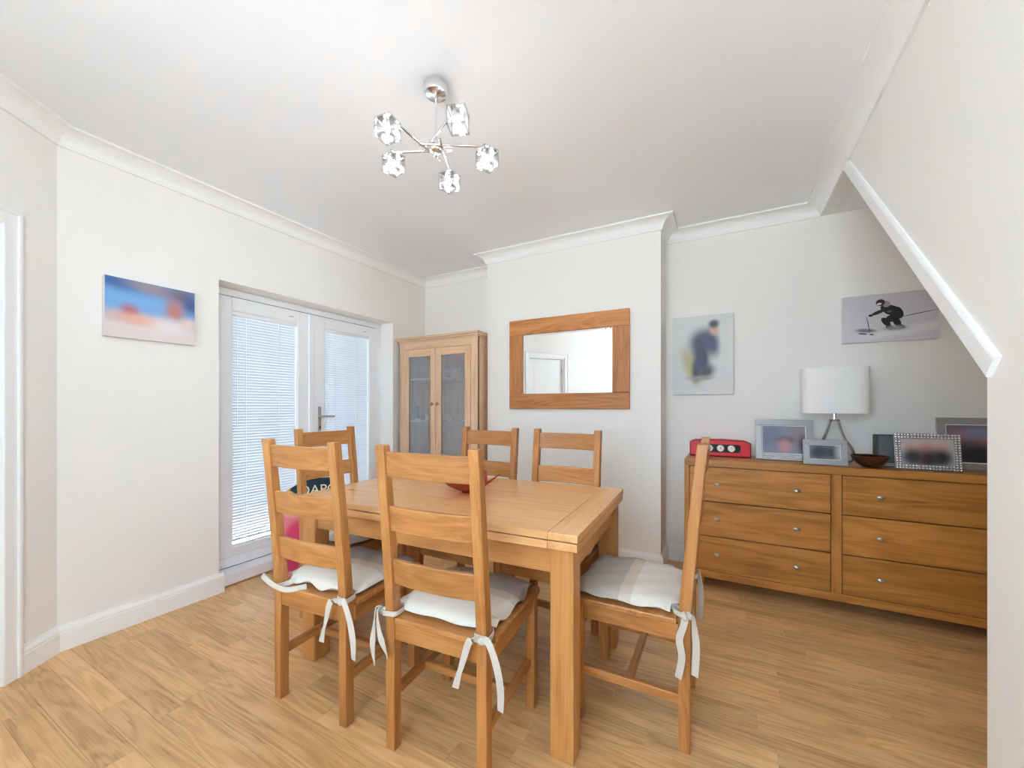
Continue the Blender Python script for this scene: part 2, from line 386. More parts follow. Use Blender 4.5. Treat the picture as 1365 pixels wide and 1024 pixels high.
# ------------------------------------------------------------------ panel door in the angled wall, fill-light windows added behind and beside the viewer
dd = thing('door_2', 'white panelled door standing ajar in a white architrave', None, P0, ANG, None, 'structure')
m = MB()
def arch(s0, s1, z1):
    w = .07
    for k, (o, th) in enumerate(((0,.022),(.012,.017),(.045,.026))):
        pass
    m.box(s0-w, s0, 0, .020, 0, z1+w).box(s1, s1+w, 0, .020, 0, z1+w).box(s0, s1, 0, .020, z1, z1+w)
    m.box(s0-w, s0-w+.018, 0, .028, 0, z1+w).box(s1+w-.018, s1+w, 0, .028, 0, z1+w).box(s0-w, s1+w, 0, .028, z1+w-.018, z1+w)
arch(DS0, DS1, DZ); m.build('architrave', TRIMW, dd, bevel=.004)
m = MB(); m.box(DS0,DS0+.02,-.12,.001,0,DZ).box(DS1-.02,DS1,-.12,.001,0,DZ).box(DS0,DS1,-.12,.001,DZ-.02,DZ); m.build('door_lining', TRIMW, dd, bevel=.002)
lf = thing('door_leaf', None, None, (DS1-.022, -.055, 0), 2.5); lf.parent = dd
W = DS1-DS0-.044
m = MB(); m.box(-W,0,-.02,.016,.01,DZ-.025); m.build('slab', TRIMW, lf, bevel=.002)
for a, b in ((.18,.86),(1.02,1.82)):
    m = MB(); m.box(-W+.1,-.1,.016,.021,a,b); m.build('panel', TRIMW, lf, bevel=.004)
for zz in (.25, 1.72): box('hinge', -.012,.012,.016,.022,zz,zz+.09, SATIN, lf, .001)
m = MB(); m.box(-.6,1.7,-1.3,-1.25,0,H).box(-.6,1.7,-1.3,-.12,-.05,0).box(-.6,1.7,-1.3,-.12,H-.2,H-.1).box(1.7,1.75,-1.3,-.12,0,H).box(-.35,-.3,-1.3,-.1,0,H)
hall = m.build('wall_hall', WALL, mw=MW); struct(hall)
win = thing('fill_window_1', 'white framed fill-light window added behind the viewer', None, (0,0,0), 0, None, 'structure')  # out of view, added to let fill light in from behind
m = MB()
for x0, x1, z0, z1 in ((WX0,WX0+.06,WZ0,WZ1),(WX1-.06,WX1,WZ0,WZ1),(WX0,WX1,WZ0,WZ0+.06),(WX0,WX1,WZ1-.06,WZ1),((WX0+WX1)/2-.035,(WX0+WX1)/2+.035,WZ0,WZ1)): m.box(x0,x1,YF-.12,YF-.06,z0,z1)
m.build('window_frame', UPVC, win, bevel=.003)
box('pane', WX0+.03,WX1-.03,YF-.094,YF-.088,WZ0+.03,WZ1-.03, GLASS, win, 0)
box('window_sill', WX0-.04,WX1+.04,YF-.06,YF+.06,WZ0-.03,WZ0, TRIMW, win, .004)

win = thing('fill_window_2', 'white framed fill-light window added beside the viewer', None, (0,0,0), 0, None, 'structure')  # out of view, added so that daylight reaches the left wall
m = MB()
for y0, y1, z0, z1 in ((VY0,VY0+.06,VZ0,VZ1),(VY1-.06,VY1,VZ0,VZ1),(VY0,VY1,VZ0,VZ0+.06),(VY0,VY1,VZ1-.06,VZ1),((VY0+VY1)/2-.035,(VY0+VY1)/2+.035,VZ0,VZ1)): m.box(XS+.03,XS+.09,y0,y1,z0,z1)
m.build('window_frame', UPVC, win, bevel=.003)
box('pane', XS+.057,XS+.063,VY0+.03,VY1-.03,VZ0+.03,VZ1-.03, GLASS, win, 0)

# ------------------------------------------------------------------ dining table
tb = thing('dining_table', 'rectangular oak extending dining table with thick square legs', 'table', (-1.140,1.628,0), 2.8)
TL, TWD = .69, .415
for z0, z1, e in ((.750,.775,0), (.718,.7455,.002)):
    l, q = TL-e, TWD-e
    for s in (-1, 1):
        box('end_board', min(s*l, s*(l-.105)), max(s*l, s*(l-.105)), -q, q, z0, z1, TAB['y'], tb, .0025)
        for j in range(4):
            a = -q + j*2*q/4
            x0, x1 = (0.0004, l-.1055) if s > 0 else (-(l-.1055), -.0004)
            box('top_board', x0, x1, a+.0002, a+2*q/4-.0002, z0, z1, TAB['x'], tb, .0006 if 0 < j < 3 else .001)
box('top_spacer', -TL+.02, TL-.02, -TWD+.02, TWD-.02, .745, .751, BLACK, tb, 0)
for sx in (-1, 1):
    for sy in (-1, 1):
        x, yv = sx*(TL-.062), sy*(TWD-.062)
        box('leg', x-.042, x+.042, yv-.042, yv+.042, 0, .718, TABF['z'], tb, .005)
for s in (-1, 1):
    box('apron', -TL+.105, TL-.105, min(s*(TWD-.034),s*(TWD-.056)), max(s*(TWD-.034),s*(TWD-.056)), .625, .718, TABF['x'], tb, .002)
    box('apron', min(s*(TL-.034),s*(TL-.056)), max(s*(TL-.034),s*(TL-.056)), -TWD+.105, TWD-.105, .625, .718, TABF['y'], tb, .002)
    for yy in (-.17, .17):
        box('runner_slot', s*(TL-.034)-.001, s*(TL-.034)+.001, yy-.012, yy+.012, .682, .688, BLACK, tb, 0)

# ------------------------------------------------------------------ chairs
def make_chair():
    c = thing('dining_chair', 'chair', 'chair')
    lean = lambda z: -.190 - (0 if z < .45 else .058*((z-.45)/.62)**1.15)
    for s in (-1, 1):
        rings = []
        for z in (0, .2, .44, .55, .7, .85, 1.0, 1.07):
            hw, hd = .0185, .0205 - (.0035*max(0, z-.45)/.62) - (.002 if z == 0 else 0)
            x, yv = s*.1805, lean(z); rings.append([(x-hw,yv-hd,z),(x+hw,yv-hd,z),(x+hw,yv+hd,z),(x-hw,yv+hd,z)])
        MB().loft(rings).build('rear_leg', OAK['z'], c, bevel=.0035)
        box('front_leg', s*.196-.0185, s*.196+.0185, .168, .205, 0, .445, OAK['z'], c, .003)
        box('side_stretcher', s*.188-.011, s*.188+.011, -.175, .172, .165, .198, OAK['y'], c, .003)
        box('side_rail', s*.197-.010, s*.197+.010, -.172, .170, .388, .445, OAK['y'], c, .002)
        for z in (.81, 1.005):
            MB().lathe([(.0045,0),(.0045,.0012)], n=8).build('peg', OAK['x'], c, mw=None).matrix_local = Matrix.Translation((s*.1805, lean(z)+.0195, z)) @ Matrix.Rotation(R(-90),4,'X')
    box('cross_stretcher', -.178, .178, -.012, .012, .167, .196, OAK['x'], c, .003)
    box('front_rail', -.178, .178, .176, .196, .388, .445, OAK['x'], c, .002)
    box('rear_rail', -.163, .163, -.204, -.184, .388, .445, OAK['x'], c, .002)
    poly = [(-.162,-.21),(.162,-.21),(.162,-.166),(.216,-.166),(.222,.214),(.212,.226),(-.212,.226),(-.222,.214),(-.216,-.166),(-.162,-.166)]
    MB().prism(poly, 'z', .445, .467).build('seat', OAK['x'], c, bevel=.005)
    for z0, z1 in ((.585,.673),(.772,.860),(.960,1.048)):
        rings = []
        for i in range(9):
            x = -.164 + .328*i/8; bow = -.014*(1-(x/.164)**2)
            y0, y1 = lean(z0)+bow, lean(z1)+bow
            rings.append([(x,y0-.009,z0),(x,y0+.009,z0),(x,y1+.009,z1),(x,y1-.009,z1)])
        MB().loft(rings).build('back_slat', OAK['x'], c, bevel=.004)
    return c
chair0 = make_chair()
CH = [((-.872,1.243), 4.5, 'oak ladder-back chair nearest the viewer, back turned, centre of the near table side'),
      ((-1.461,1.203), 4.3, 'oak ladder-back chair with back turned, on the near side closest to the french doors'),
      ((-.325,1.690), 91, 'oak ladder-back chair seen side-on at the table end by the chest of drawers'),
      ((-1.31,1.885), 180, 'oak ladder-back chair across the table in front of the glass cabinet'),
      ((-.80,1.885), 180, 'oak ladder-back chair across the table below the wall mirror'),
      ((-1.925,1.612), -90, 'oak ladder-back chair at the table end by the french doors')]
chairs = []
for i, (p, rz, lab) in enumerate(CH):
    o = chair0 if i == 0 else copy_tree(chair0)
    o.location = (p[0], p[1], 0); o.rotation_euler = (0,0,R(rz)); o['label'] = lab; o['group'] = 'six oak dining chairs'
    chairs.append(o)

# tie-on seat cushions
def cushion(i, label, ties, seed):
    (px, py), rz, _ = CH[i]; rnd = random.Random(seed)
    c = thing('seat_cushion', label, 'cushion', (px, py, .4675), rz, 'linen tie-on seat cushions')
    N = 22; hx, hy, oy = .205, .195, .018; top = []; bot = []
    ph = [rnd.random()*6.28 for _ in range(6)]
    for j in range(N+1):
        for k in range(N+1):
            u, v = -1+2*k/N, -1+2*j/N
            ed = max(abs(u), abs(v)); cr = 1-.045*(u*u*v*v)
            wx = 1+.018*math.sin(5*v+ph[0]); wy = 1+.018*math.sin(6*u+ph[1])
            x, yv = u*hx*cr*wx, v*hy*cr*wy+oy
            if v < -.8 and abs(u) > .78: yv += .022
            f = max(0, (1-abs(u)**5)*(1-abs(v)**5))**.55
            lift = .012*max(0, ed-.86)/.14*(1+math.sin(9*u+ph[2])*math.sin(8*v+ph[3]))
            wr = .0022*math.sin(13*u+7*v+ph[4])*f
            top.append((x, yv, .0045+.046*f+lift+wr)); bot.append((x, yv, .0015+lift))
    m = MB(); n1 = N+1; q = n1*n1; fs = []
    for j in range(N):
        for k in range(N):
            a = j*n1+k; fs.append((a,a+1,a+n1+1,a+n1)); fs.append((q+a,q+a+n1,q+a+n1+1,q+a+1))
    for k in range(N):
        fs.append((k,k+1,q+k+1,q+k)); a = N*n1+k; fs.append((a,a+1,q+a+1,q+a))
        a = k*n1; fs.append((a,a+n1,q+a+n1,q+a)); a = k*n1+N; fs.append((a,a+n1,q+a+n1,q+a))
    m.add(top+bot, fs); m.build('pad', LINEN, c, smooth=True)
    for side, mode in ties:
        s = side; m = MB(); xo = s*.1805; yo = -.190; e = .026
        z0 = .012
        if mode != 'loose':
            loop = [(xo-s*.02, -.13, .012),(xo-s*e, yo+.01, z0),(xo-s*(e-.002), yo-e*.8, z0+.002),(xo, yo-e-.002, z0+.002),(xo+s*e, yo-e, z0),(xo+s*(e+.001), yo+e*.4, z0+.002),(xo+s*.012, yo+e+.006, z0+.004),(xo-s*.012, -.15, .015)]
            m.ribbon(loop, .017, [(0,0,1)]*2)
            k = {'back': (xo+s*.010, yo-e-.010, z0), 'out': (xo+s*(e+.010), yo-e*.6, z0), 'side': (xo+s*(e+.006), yo-.004, z0)}[mode]
            m.ball((k[0],k[1],k[2]), (.015,.012,.014)).ball((k[0]+.008,k[1]+.003,k[2]+.005), (.012,.010,.009))
            if mode == 'back':
                m.ribbon([k,(k[0]-.03,k[1]-.018,k[2]+.004),(k[0]-.055,k[1]-.015,k[2]-.06),(k[0]-.075,k[1]-.012,k[2]-.12),(k[0]-.09,k[1]-.008,k[2]-.165)], .021, [(.3,0,1),(1,.2,0),(.9,-.4,0),(1,.3,0)])
                m.ribbon([k,(k[0]+.03,k[1]-.012,k[2]+.006),(k[0]+.056,k[1]-.01,k[2]-.06),(k[0]+.068,k[1]-.008,k[2]-.13),(k[0]+.066,k[1]-.004,k[2]-.195)], .021, [(.3,0,1),(1,.2,0),(.8,.5,0),(1,-.2,0)])
            elif mode == 'out':
                m.ribbon([k,(k[0]+s*.018,k[1]-.014,k[2]+.012),(k[0]+s*.020,k[1]-.022,k[2]-.06),(k[0]+s*.026,k[1]-.022,k[2]-.12),(k[0]+s*.022,k[1]-.018,k[2]-.185)], .021, [(0,.4,1),(.6,-.8,0),(1,.2,0),(.7,-.6,0)])
                m.ribbon([k,(k[0]+s*.002,k[1]-.024,k[2]+.012),(k[0]-s*.010,k[1]-.030,k[2]-.05),(k[0]-s*.028,k[1]-.030,k[2]-.10),(k[0]-s*.040,k[1]-.022,k[2]-.145)], .021, [(0,.4,1),(.8,-.6,0),(1,.3,0),(.6,-.7,0)])
            else:
                m.ribbon([k,(k[0]+s*.004,k[1]+.004,k[2]-.03),(k[0]+s*.003,k[1]+.018,k[2]-.08),(k[0]+s*.003,k[1]+.010,k[2]-.14),(k[0]+s*.002,k[1]+.022,k[2]-.215)], .023, [(0,1,0),(.4,1,0),(-.3,1,0),(.3,1,0)])
                m.ribbon([k,(k[0]-s*.004,k[1]-.022,k[2]+.008),(k[0]-s*.006,k[1]-.032,k[2]-.06),(k[0]-s*.010,k[1]-.034,k[2]-.12),(k[0]-s*.010,k[1]-.030,k[2]-.20)], .023, [(.2,1,0),(.8,.6,0),(-.2,1,0),(.5,1,0)])
        else:
            m.ribbon([(xo-s*.06,-.17,.016),(xo-s*.02,-.222,.004),(xo+s*.01,-.232,.018),(xo+s*.035,-.240,.034),(xo+s*.055,-.236,.040)], .020, [(0,.2,1),(0,-.2,1),(0,.5,1)])
            m.ribbon([(xo+.14,-.185,.010),(xo+.09,-.226,.004),(xo+.04,-.238,.010),(xo-.01,-.240,.024),(xo-.05,-.236,.040)], .020, [(0,.3,1),(0,.1,1),(0,.5,1)])
        m.build('tie', TIE, c, smooth=True)
cushion(0, 'linen seat cushion tied to the chair nearest the viewer', ((-1,'out'),(1,'back')), 1)
cushion(1, 'linen seat cushion with a loose tie, on the near chair closest to the french doors', ((-1,'loose'),(1,'back')), 2)
cushion(2, 'striped linen seat cushion on the side-on chair by the chest of drawers', ((-1,'side'),(1,'side')), 3)
cushion(3, 'linen seat cushion on the chair in front of the glass cabinet', ((-1,'out'),(1,'out')), 4)
cushion(4, 'linen seat cushion on the chair below the wall mirror', ((-1,'out'),(1,'out')), 5)
cushion(5, 'linen seat cushion on the chair at the french door end', ((-1,'out'),), 6)

# ------------------------------------------------------------------ red glass dish
t = NT('red_art_glass'); t.t.nodes.remove(t.b)
tc = t.n('ShaderNodeTexCoord'); sp = t.n('ShaderNodeSeparateXYZ'); t.l(tc.outputs['Object'], sp.inputs[0])
mr = t.n('ShaderNodeMapRange'); mr.inputs[1].default_value = .03; mr.inputs[2].default_value = .09; t.l(sp.outputs[2], mr.inputs[0])
cc = t.mix(mr.outputs[0], (1.0,.16,.07,1), (.95,.07,.26,1)); cc = t.mix(t.noise(tc.outputs['Object'], 14, 2), cc, (1.0,.30,.14,1))
tr = t.n('ShaderNodeBsdfTransparent'); tl = t.n('ShaderNodeBsdfTranslucent'); df = t.n('ShaderNodeBsdfDiffuse'); gl = t.n('ShaderNodeBsdfGlossy'); gl.inputs['Roughness'].default_value = .04
for q in (tr, tl, df): t.l(cc, q.inputs[0])
m0 = t.n('ShaderNodeMixShader'); t.l(tl.outputs[0], m0.inputs[1]); t.l(df.outputs[0], m0.inputs[2])
m1 = t.n('ShaderNodeMixShader'); m1.inputs[0].default_value = .5; m0.inputs[0].default_value = .3; t.l(m0.outputs[0], m1.inputs[1]); t.l(tr.outputs[0], m1.inputs[2])
m2 = t.n('ShaderNodeMixShader'); fr = t.n('ShaderNodeFresnel'); t.l(fr.outputs[0], m2.inputs[0]); t.l(m1.outputs[0], m2.inputs[1]); t.l(gl.outputs[0], m2.inputs[2]); t.l(m2.outputs[0], t.out.inputs[0])
m = MB(); N = 48
def dish(r, a, off):
    pk = abs(math.cos(2*a)); rad = r*(.105+.055*pk**1.5)
    z = .006 + .075*r**1.7*(.55+.55*pk) + .006*r*math.sin(6*a+1) + off
    return (rad*math.cos(a), rad*math.sin(a), z)
rs = [.0,.18,.32,.45,.6,.75,.88,1.0]
rings = [[dish(max(r,.01), 2*math.pi*k/N, -.004) for k in range(N)] for r in rs] + [[dish(max(r,.01), 2*math.pi*k/N, .001) for k in range(N)] for r in rs[::-1]]
m.loft(rings)
db = thing('glass_dish', 'wavy red and orange glass dish in the middle of the dining table', 'dish', (-1.13,1.635,.7765), 12)
m.build('bowl', t.m, db, smooth=True)
MB().lathe([(.028,-.001),(.034,.0),(.030,.004),(.02,.006)], n=24).build('foot', t.m, db, smooth=True)

# ------------------------------------------------------------------ wall mirror
mi = thing('wall_mirror', 'wide wall mirror in a chunky oak frame on the chimney breast', 'mirror', (-1.660,YC,1.180))
MWD, MH, FWD = 1.018, .755, .127
box('frame_rail', 0, MWD, -.03, -.001, MH-FWD, MH, MIRW['x'], mi, .004); box('frame_rail', 0, MWD, -.03, -.001, 0, FWD, MIRW['x'], mi, .004)
box('frame_stile', 0, FWD, -.03, -.001, FWD+.0006, MH-FWD-.0006, MIRW['z'], mi, .003); box('frame_stile', MWD-FWD, MWD, -.03, -.001, FWD+.0006, MH-FWD-.0006, MIRW['z'], mi, .003)
SILV = plain('mirror_silver', (.93,.94,.94,1), .004, 1.0, noise=.004, nscale=2)
m = MB(); a, b, c_, d_ = FWD-.002, MWD-FWD+.002, FWD-.002, MH-FWD+.002; g = .018
o_ = [(a,-.017,c_),(b,-.017,c_),(b,-.017,d_),(a,-.017,d_)]; i_ = [(a+g,-.0176,c_+g),(b-g,-.0176,c_+g),(b-g,-.0176,d_-g),(a+g,-.0176,d_-g)]; bk = [(x,-.006,z) for x,_,z in o_]
m.add(o_+i_+bk, [(4,5,6,7),(0,1,5,4),(1,2,6,5),(2,3,7,6),(3,0,4,7),(8,9,1,0),(9,10,2,1),(10,11,3,2),(11,8,0,3),(11,10,9,8)])
m.build('mirror_glass', SILV, mi)

# ------------------------------------------------------------------ canvases
def canvas(name, label, loc, rz, w, h, d, mat, edge):
    c = thing(name, label, 'picture', loc, rz)
    MB().box(0,w,-d,-.001,0,h).build('stretcher_frame', edge, c, bevel=.003)
    MB().box(.0015,w-.0015,-d-.0008,-d+.002,.0015,h-.0015).build('print', mat, c)
    return c
EDGE = plain('canvas_edge', srgb(226,222,220), .8, noise=.03, nscale=90)
beach = picture('beach_print', (srgb(226,212,210), srgb(104,152,206), .07, .18), [
    (.03,.30,.13,.040,-14,srgb(44,88,146),.9), (.20,.290,.10,.035,-6,srgb(150,134,144),.9), (.34,.275,.07,.05,-8,srgb(104,98,116),.9),
    (.16,.205,.20,.04,-3,srgb(120,170,220),.95), (.38,.235,.045,.045,0,srgb(58,80,130),.9),
    (.10,.145,.034,.034,0,srgb(176,96,104),.9), (.14,.105,.115,.028,-4,srgb(226,176,156),.9), (.30,.185,.038,.058,6,srgb(186,120,104),.9),
    (.28,.09,.08,.04,0,srgb(234,226,228),.9), (.37,.12,.04,.03,0,srgb(230,204,198),.9)])
canvas('canvas_picture', 'blurred blue beach canvas print on the left wall', (XL,.813,1.570), 90, .40, .318, .038, beach, EDGE)
walker = picture('walker_print', srgb(208,208,206), [
    (.205,.30,.30,.36,0,srgb(216,216,215),.8), (.13,.22,.05,.13,18,srgb(176,172,120),.8), (.21,.40,.085,.09,-18,srgb(72,74,92),.6), (.20,.29,.055,.12,10,srgb(50,54,74),.6),
    (.27,.38,.04,.09,12,srgb(64,72,104),.7), (.165,.17,.03,.07,0,srgb(44,44,56),.7), (.23,.17,.06,.045,30,srgb(56,56,66),.7), (.19,.235,.04,.035,0,srgb(38,50,92),.8),
    (.285,.48,.024,.035,0,srgb(206,164,150),.6), (.283,.525,.034,.030,0,srgb(54,56,74),.6), (.19,.125,.08,.015,0,srgb(150,150,152),.9)])
canvas('canvas_picture', 'tall blurred canvas of a walking figure on the alcove wall', (-.372,YB,1.290), 0, .412, .596, .030, walker, EDGE)
K = srgb(22,20,26)
skier = picture('skier_print', (srgb(206,203,210), srgb(196,192,200), 0, .3), [
    (.30,.06,.20,.03,8,srgb(226,224,228),.6), (.12,.075,.05,.012,-6,srgb(120,116,126),.5),
    (.243,.192,.046,.030,-28,K,.06), (.272,.168,.026,.034,20,K,.08), (.212,.212,.022,.020,-10,K,.08),
    (.180,.186,.036,.011,24,K,.1), (.143,.169,.011,.008,0,K,.1), (.280,.182,.014,.030,24,K,.1),
    (.246,.142,.034,.022,12,K,.1), (.216,.122,.016,.032,34,K,.08), (.233,.088,.020,.014,-34,K,.1),
    (.268,.118,.017,.034,22,K,.08), (.288,.086,.018,.013,-24,K,.1), (.262,.080,.05,.014,0,srgb(150,146,154),.8),
    (.218,.234,.018,.020,10,srgb(158,146,142),.1), (.190,.246,.022,.021,0,K,.06), (.184,.238,.012,.007,8,srgb(226,214,212),.1), (.232,.186,.012,.008,0,srgb(84,80,92),.2),
    (.368,.161,.084,.0022,10,srgb(50,50,62),.2), (.131,.113,.0022,.054,9,srgb(60,60,72),.2), (.104,.056,.024,.0045,-10,srgb(86,60,48),.2), (.148,.048,.012,.004,-8,srgb(40,36,40),.2)], streak=.18)
canvas('canvas_picture', 'canvas print of a black-clad skier on snow under the stairs', (.660,YB,1.610), 0, .457, .302, .030, skier, EDGE)

# ------------------------------------------------------------------ display cabinet
CBX0, CBX1, CY0, CY1, CZ = -2.842, -1.925, 2.93, 3.335, 1.865
cb = thing('display_cabinet', 'tall pale oak display cabinet with two glazed doors in the left alcove', 'cabinet', ((CBX0+CBX1)/2, CY0, 0))
hw = (CBX1-CBX0)/2; D = CY1-CY0
box('side_panel', -hw, -hw+.022, .02, D, .06, CZ-.05, CABW['z'], cb); box('side_panel', hw-.022, hw-.006, .05, D, .06, CZ-.05, CABW['z'], cb)
box('side_rail', hw-.008, hw, .05, D-.02, CZ-.13, CZ-.05, CABW['y'], cb); box('side_rail', hw-.008, hw, .05, D-.02, 1.17, 1.23, CABW['y'], cb)
box('corner_post', hw-.022, hw, .0, .05, .0, CZ-.05, CABW['z'], cb); box('corner_post', -hw, -hw+.022, 0, .05, 0, CZ-.05, CABW['z'], cb)
box('back_panel', -hw+.022, hw-.022, D-.012, D, .06, CZ-.05, CABW['z'], cb)
box('face_stile', -hw, -hw+.055, -.0005, .022, .06, CZ-.05, CABW['z'], cb); box('face_stile', hw-.072, hw, -.0005, .022, .06, CZ-.05, CABW['z'], cb)
box('face_rail', -hw+.055, hw-.072, 0, .022, CZ-.115, CZ-.05, CABW['x'], cb); box('face_rail', -hw+.055, hw-.072, 0, .022, .62, .68, CABW['x'], cb); box('plinth', -hw, hw, .01, .03, 0, .09, CABW['x'], cb)
m = MB()
for z0, z1, e in ((CZ-.05,CZ-.035,.008),(CZ-.035,CZ-.018,.020),(CZ-.018,CZ,.034)): m.box(-hw-e if e < .03 else -hw-.03, min(hw+e, hw+.022), -e, D, z0, z1)
m.build('cornice', CABW['x'], cb, bevel=.004)
box('bottom_board', -hw+.022, hw-.022, .02, D, .66, .68, CABW['x'], cb)
SHELF = plain('pale_shelf', srgb(214,204,192), .5, noise=.06, nscale=12)
for z in (1.452, 1.045): box('shelf', -hw+.024, hw-.024, .045, D-.014, z, z+.020, CABW['x'], cb)
CGL = sheer('cabinet_glass', (.9,.93,.95,1), .985, .10, rough=.02)
x0, x1 = -hw+.058, hw-.075; xm = (x0+x1)/2
for s, (a, b) in ((-1,(x0,xm-.0015)),(1,(xm+.0015,x1))):
    dr = thing('cabinet_door', None, None); dr.parent = cb
    sw = .062; z0, z1 = .683, CZ-.118
    box('stile', a, a+sw, -.003, .019, z0, z1, CABW['z'], dr); box('stile', b-sw, b, -.003, .019, z0, z1, CABW['z'], dr)
    box('rail', a+sw, b-sw, -.003, .019, z1-.07, z1, CABW['x'], dr); box('rail', a+sw, b-sw, -.003, .019, z0, z0+.07, CABW['x'], dr)
    box('glass_pane', a+sw-.004, b-sw+.004, .006, .010, z0+.066, z1-.066, CGL, dr, 0)
    kx = (b-.030) if s < 0 else (a+.030)
    kn = MB().lathe([(.007,0),(.006,.012),(.014,.018),(.017,.026),(.012,.032)], n=14).build('knob', OAK['z'], dr, smooth=True)
    kn.matrix_local = Matrix.Translation((kx,-.003,1.225)) @ Matrix.Rotation(R(90),4,'X')
for a, b in ((x0,xm-.0015),(xm+.0015,x1)):
    dr = box('lower_door', a, b, -.003, .019, .095, .617, CABW['z'], cb, .003)
    kn = MB().lathe([(.007,0),(.006,.012),(.014,.018),(.017,.026),(.012,.032)], n=14).build('knob', OAK['z'], dr, smooth=True)
    kn.matrix_local = Matrix.Translation(((b-.03) if a < 0 and b < xm+.01 else (a+.03),-.003,.5)) @ Matrix.Rotation(R(90),4,'X')
# figurines on its shelves
def figurine(x, z, h, coat, head, label, pose):
    f = thing('figurine', label, 'figurine', (x, CY0+.085, z), 0, 'ornaments in the glass cabinet'); k = h/.16
    MB().lathe([(.022*k,0),(.024*k,.003*k),(.020*k,.010*k),(.012*k,.013*k)], n=14).build('base', plain('fig_base_'+pose, srgb(226,222,214), .4, noise=.1), f, smooth=True)
    mt = plain('fig_coat_'+pose, coat, .5, noise=.15); hd = plain('fig_skin_'+pose, head, .5, noise=.08)
    m = MB()
    if pose == 'dress':
        m.lathe([(.022*k,.012*k),(.019*k,.04*k),(.011*k,.075*k),(.014*k,.10*k),(.012*k,.118*k),(.004*k,.124*k)], n=14)
        m.tube([(.012*k,0,.112*k),(.022*k,-.006*k,.09*k),(.014*k,-.016*k,.075*k)], .004*k, 6).tube([(-.012*k,0,.112*k),(-.022*k,-.006*k,.09*k),(-.012*k,-.016*k,.078*k)], .004*k, 6)
        hz = .137*k; hx = 0
    elif pose == 'man':
        m.tube([(-.008*k,0,.012*k),(-.009*k,.002*k,.045*k),(-.006*k,0,.078*k)], [.005*k,.0065*k,.008*k], 8).tube([(.010*k,-.004*k,.012*k),(.009*k,.002*k,.045*k),(.006*k,0,.078*k)], [.005*k,.0065*k,.008*k], 8)
        m.lathe([(.011*k,.072*k),(.014*k,.09*k),(.016*k,.112*k),(.006*k,.124*k)], n=12)
        m.tube([(.015*k,0,.112*k),(.022*k,-.004*k,.092*k),(.016*k,-.014*k,.08*k)], .0045*k, 6).tube([(-.015*k,0,.112*k),(-.024*k,.002*k,.095*k),(-.026*k,-.010*k,.075*k)], .0045*k, 6)
        m.tube([(-.030*k,-.012*k,.012*k),(-.024*k,-.010*k,.085*k)], .0022*k, 6)
        hz = .137*k; hx = 0
    else:
        m.lathe([(.016*k,.012*k),(.018*k,.03*k),(.012*k,.05*k)], n=12).tube([(.0,0,.045*k),(-.012*k,0,.07*k),(-.014*k,0,.095*k)], [.014*k,.012*k,.006*k], 8)
        m.tube([(.0,-.004*k,.045*k),(.026*k,-.010*k,.052*k),(.034*k,-.008*k,.014*k)], [.009*k,.008*k,.006*k], 8)
        m.tube([(-.012*k,0,.088*k),(.006*k,-.010*k,.07*k),(.022*k,-.012*k,.06*k)], .004*k, 6)
        hz = .107*k; hx = -.014*k
    m.build('body', mt, f, smooth=True)
    MB().ball((hx,0,hz), (.0095*k,.0105*k,.013*k), 10, 8).build('head', hd, f, smooth=True)
    return f
zs = 1.0655
figurine(-2.69, zs, .185, srgb(122,150,120), srgb(226,200,170), 'thin standing figurine with a green jacket on the middle cabinet shelf', 'man')
figurine(-2.575, zs, .11, srgb(226,226,190), srgb(216,208,200), 'small pale seated figurine beside the left cabinet knob', 'sit')
figurine(-2.30, zs, .12, srgb(210,170,160), srgb(222,196,186), 'seated figurine in faded pink behind the right cabinet pane', 'seat')
figurine(-2.13, zs, .18, srgb(224,164,160), srgb(226,190,176), 'standing figurine in a pink dress on the middle cabinet shelf', 'dress')
def twig(x, h, label, seed):
    rnd = random.Random(seed); m = MB()
    for i in range(7):
        a = rnd.random()*6.28; r = .03+.03*rnd.random(); hh = h*(.5+.5*rnd.random())
        m.tube([(0,0,.008),(r*.4*math.cos(a),r*.3*math.sin(a),hh*.5),(r*math.cos(a),r*.6*math.sin(a),hh)], [.004,.0035,.002], 6).ball((r*math.cos(a),r*.6*math.sin(a),hh), .006, 8, 6)
    f = thing('crystal_ornament', label, 'ornament', (x, CY0+.09, 1.4725), 0, 'ornaments in the glass cabinet')
    m.build('twigs', sheer('crystal_twig', (.9,.92,.96,1), .35, .25), f, smooth=True)
    MB().lathe([(.026,0),(.028,.004),(.018,.010),(.006,.014)], n=16).build('base', sheer('crystal_base', (.85,.88,.92,1), .4, .2), f, smooth=True)
twig(-2.31, .13, 'larger crystal twig ornament on the top cabinet shelf', 3); twig(-2.16, .10, 'smaller crystal twig ornament on the top cabinet shelf', 9)

# ------------------------------------------------------------------ chest of drawers
HX0, HX1, HY0, HY1, HZ = -.255, 1.365, 2.915, 3.325, .850
ch = thing('chest_of_drawers', 'long low oak chest of six drawers under the stairs', 'chest', (HX0, HY0, 0)); HL = HX1-HX0; HD = HY1-HY0
box('top', 0, HL, 0, HD, .805, HZ, CHEST['x'], ch, .004)
box('side_panel', 0, .030, 0, HD, .075, .805, CHEST['z'], ch); box('side_panel', HL-.030, HL, 0, HD, .075, .805, CHEST['z'], ch)
box('bottom_rail', .030, HL-.030, 0, HD, .075, .122, CHEST['x'], ch)
box('divider', HL/2-.024, HL/2+.024, 0, HD, .122, .805, CHEST['z'], ch)
box('back_panel', .03, HL-.03, HD-.01, HD-.001, .122, .805, CHEST['x'], ch, 0)
for x in (.06, HL-.13):
    for yv in (.05, HD-.11): box('foot', x, x+.06, yv, yv+.06, 0, .075, CHEST['z'], ch)
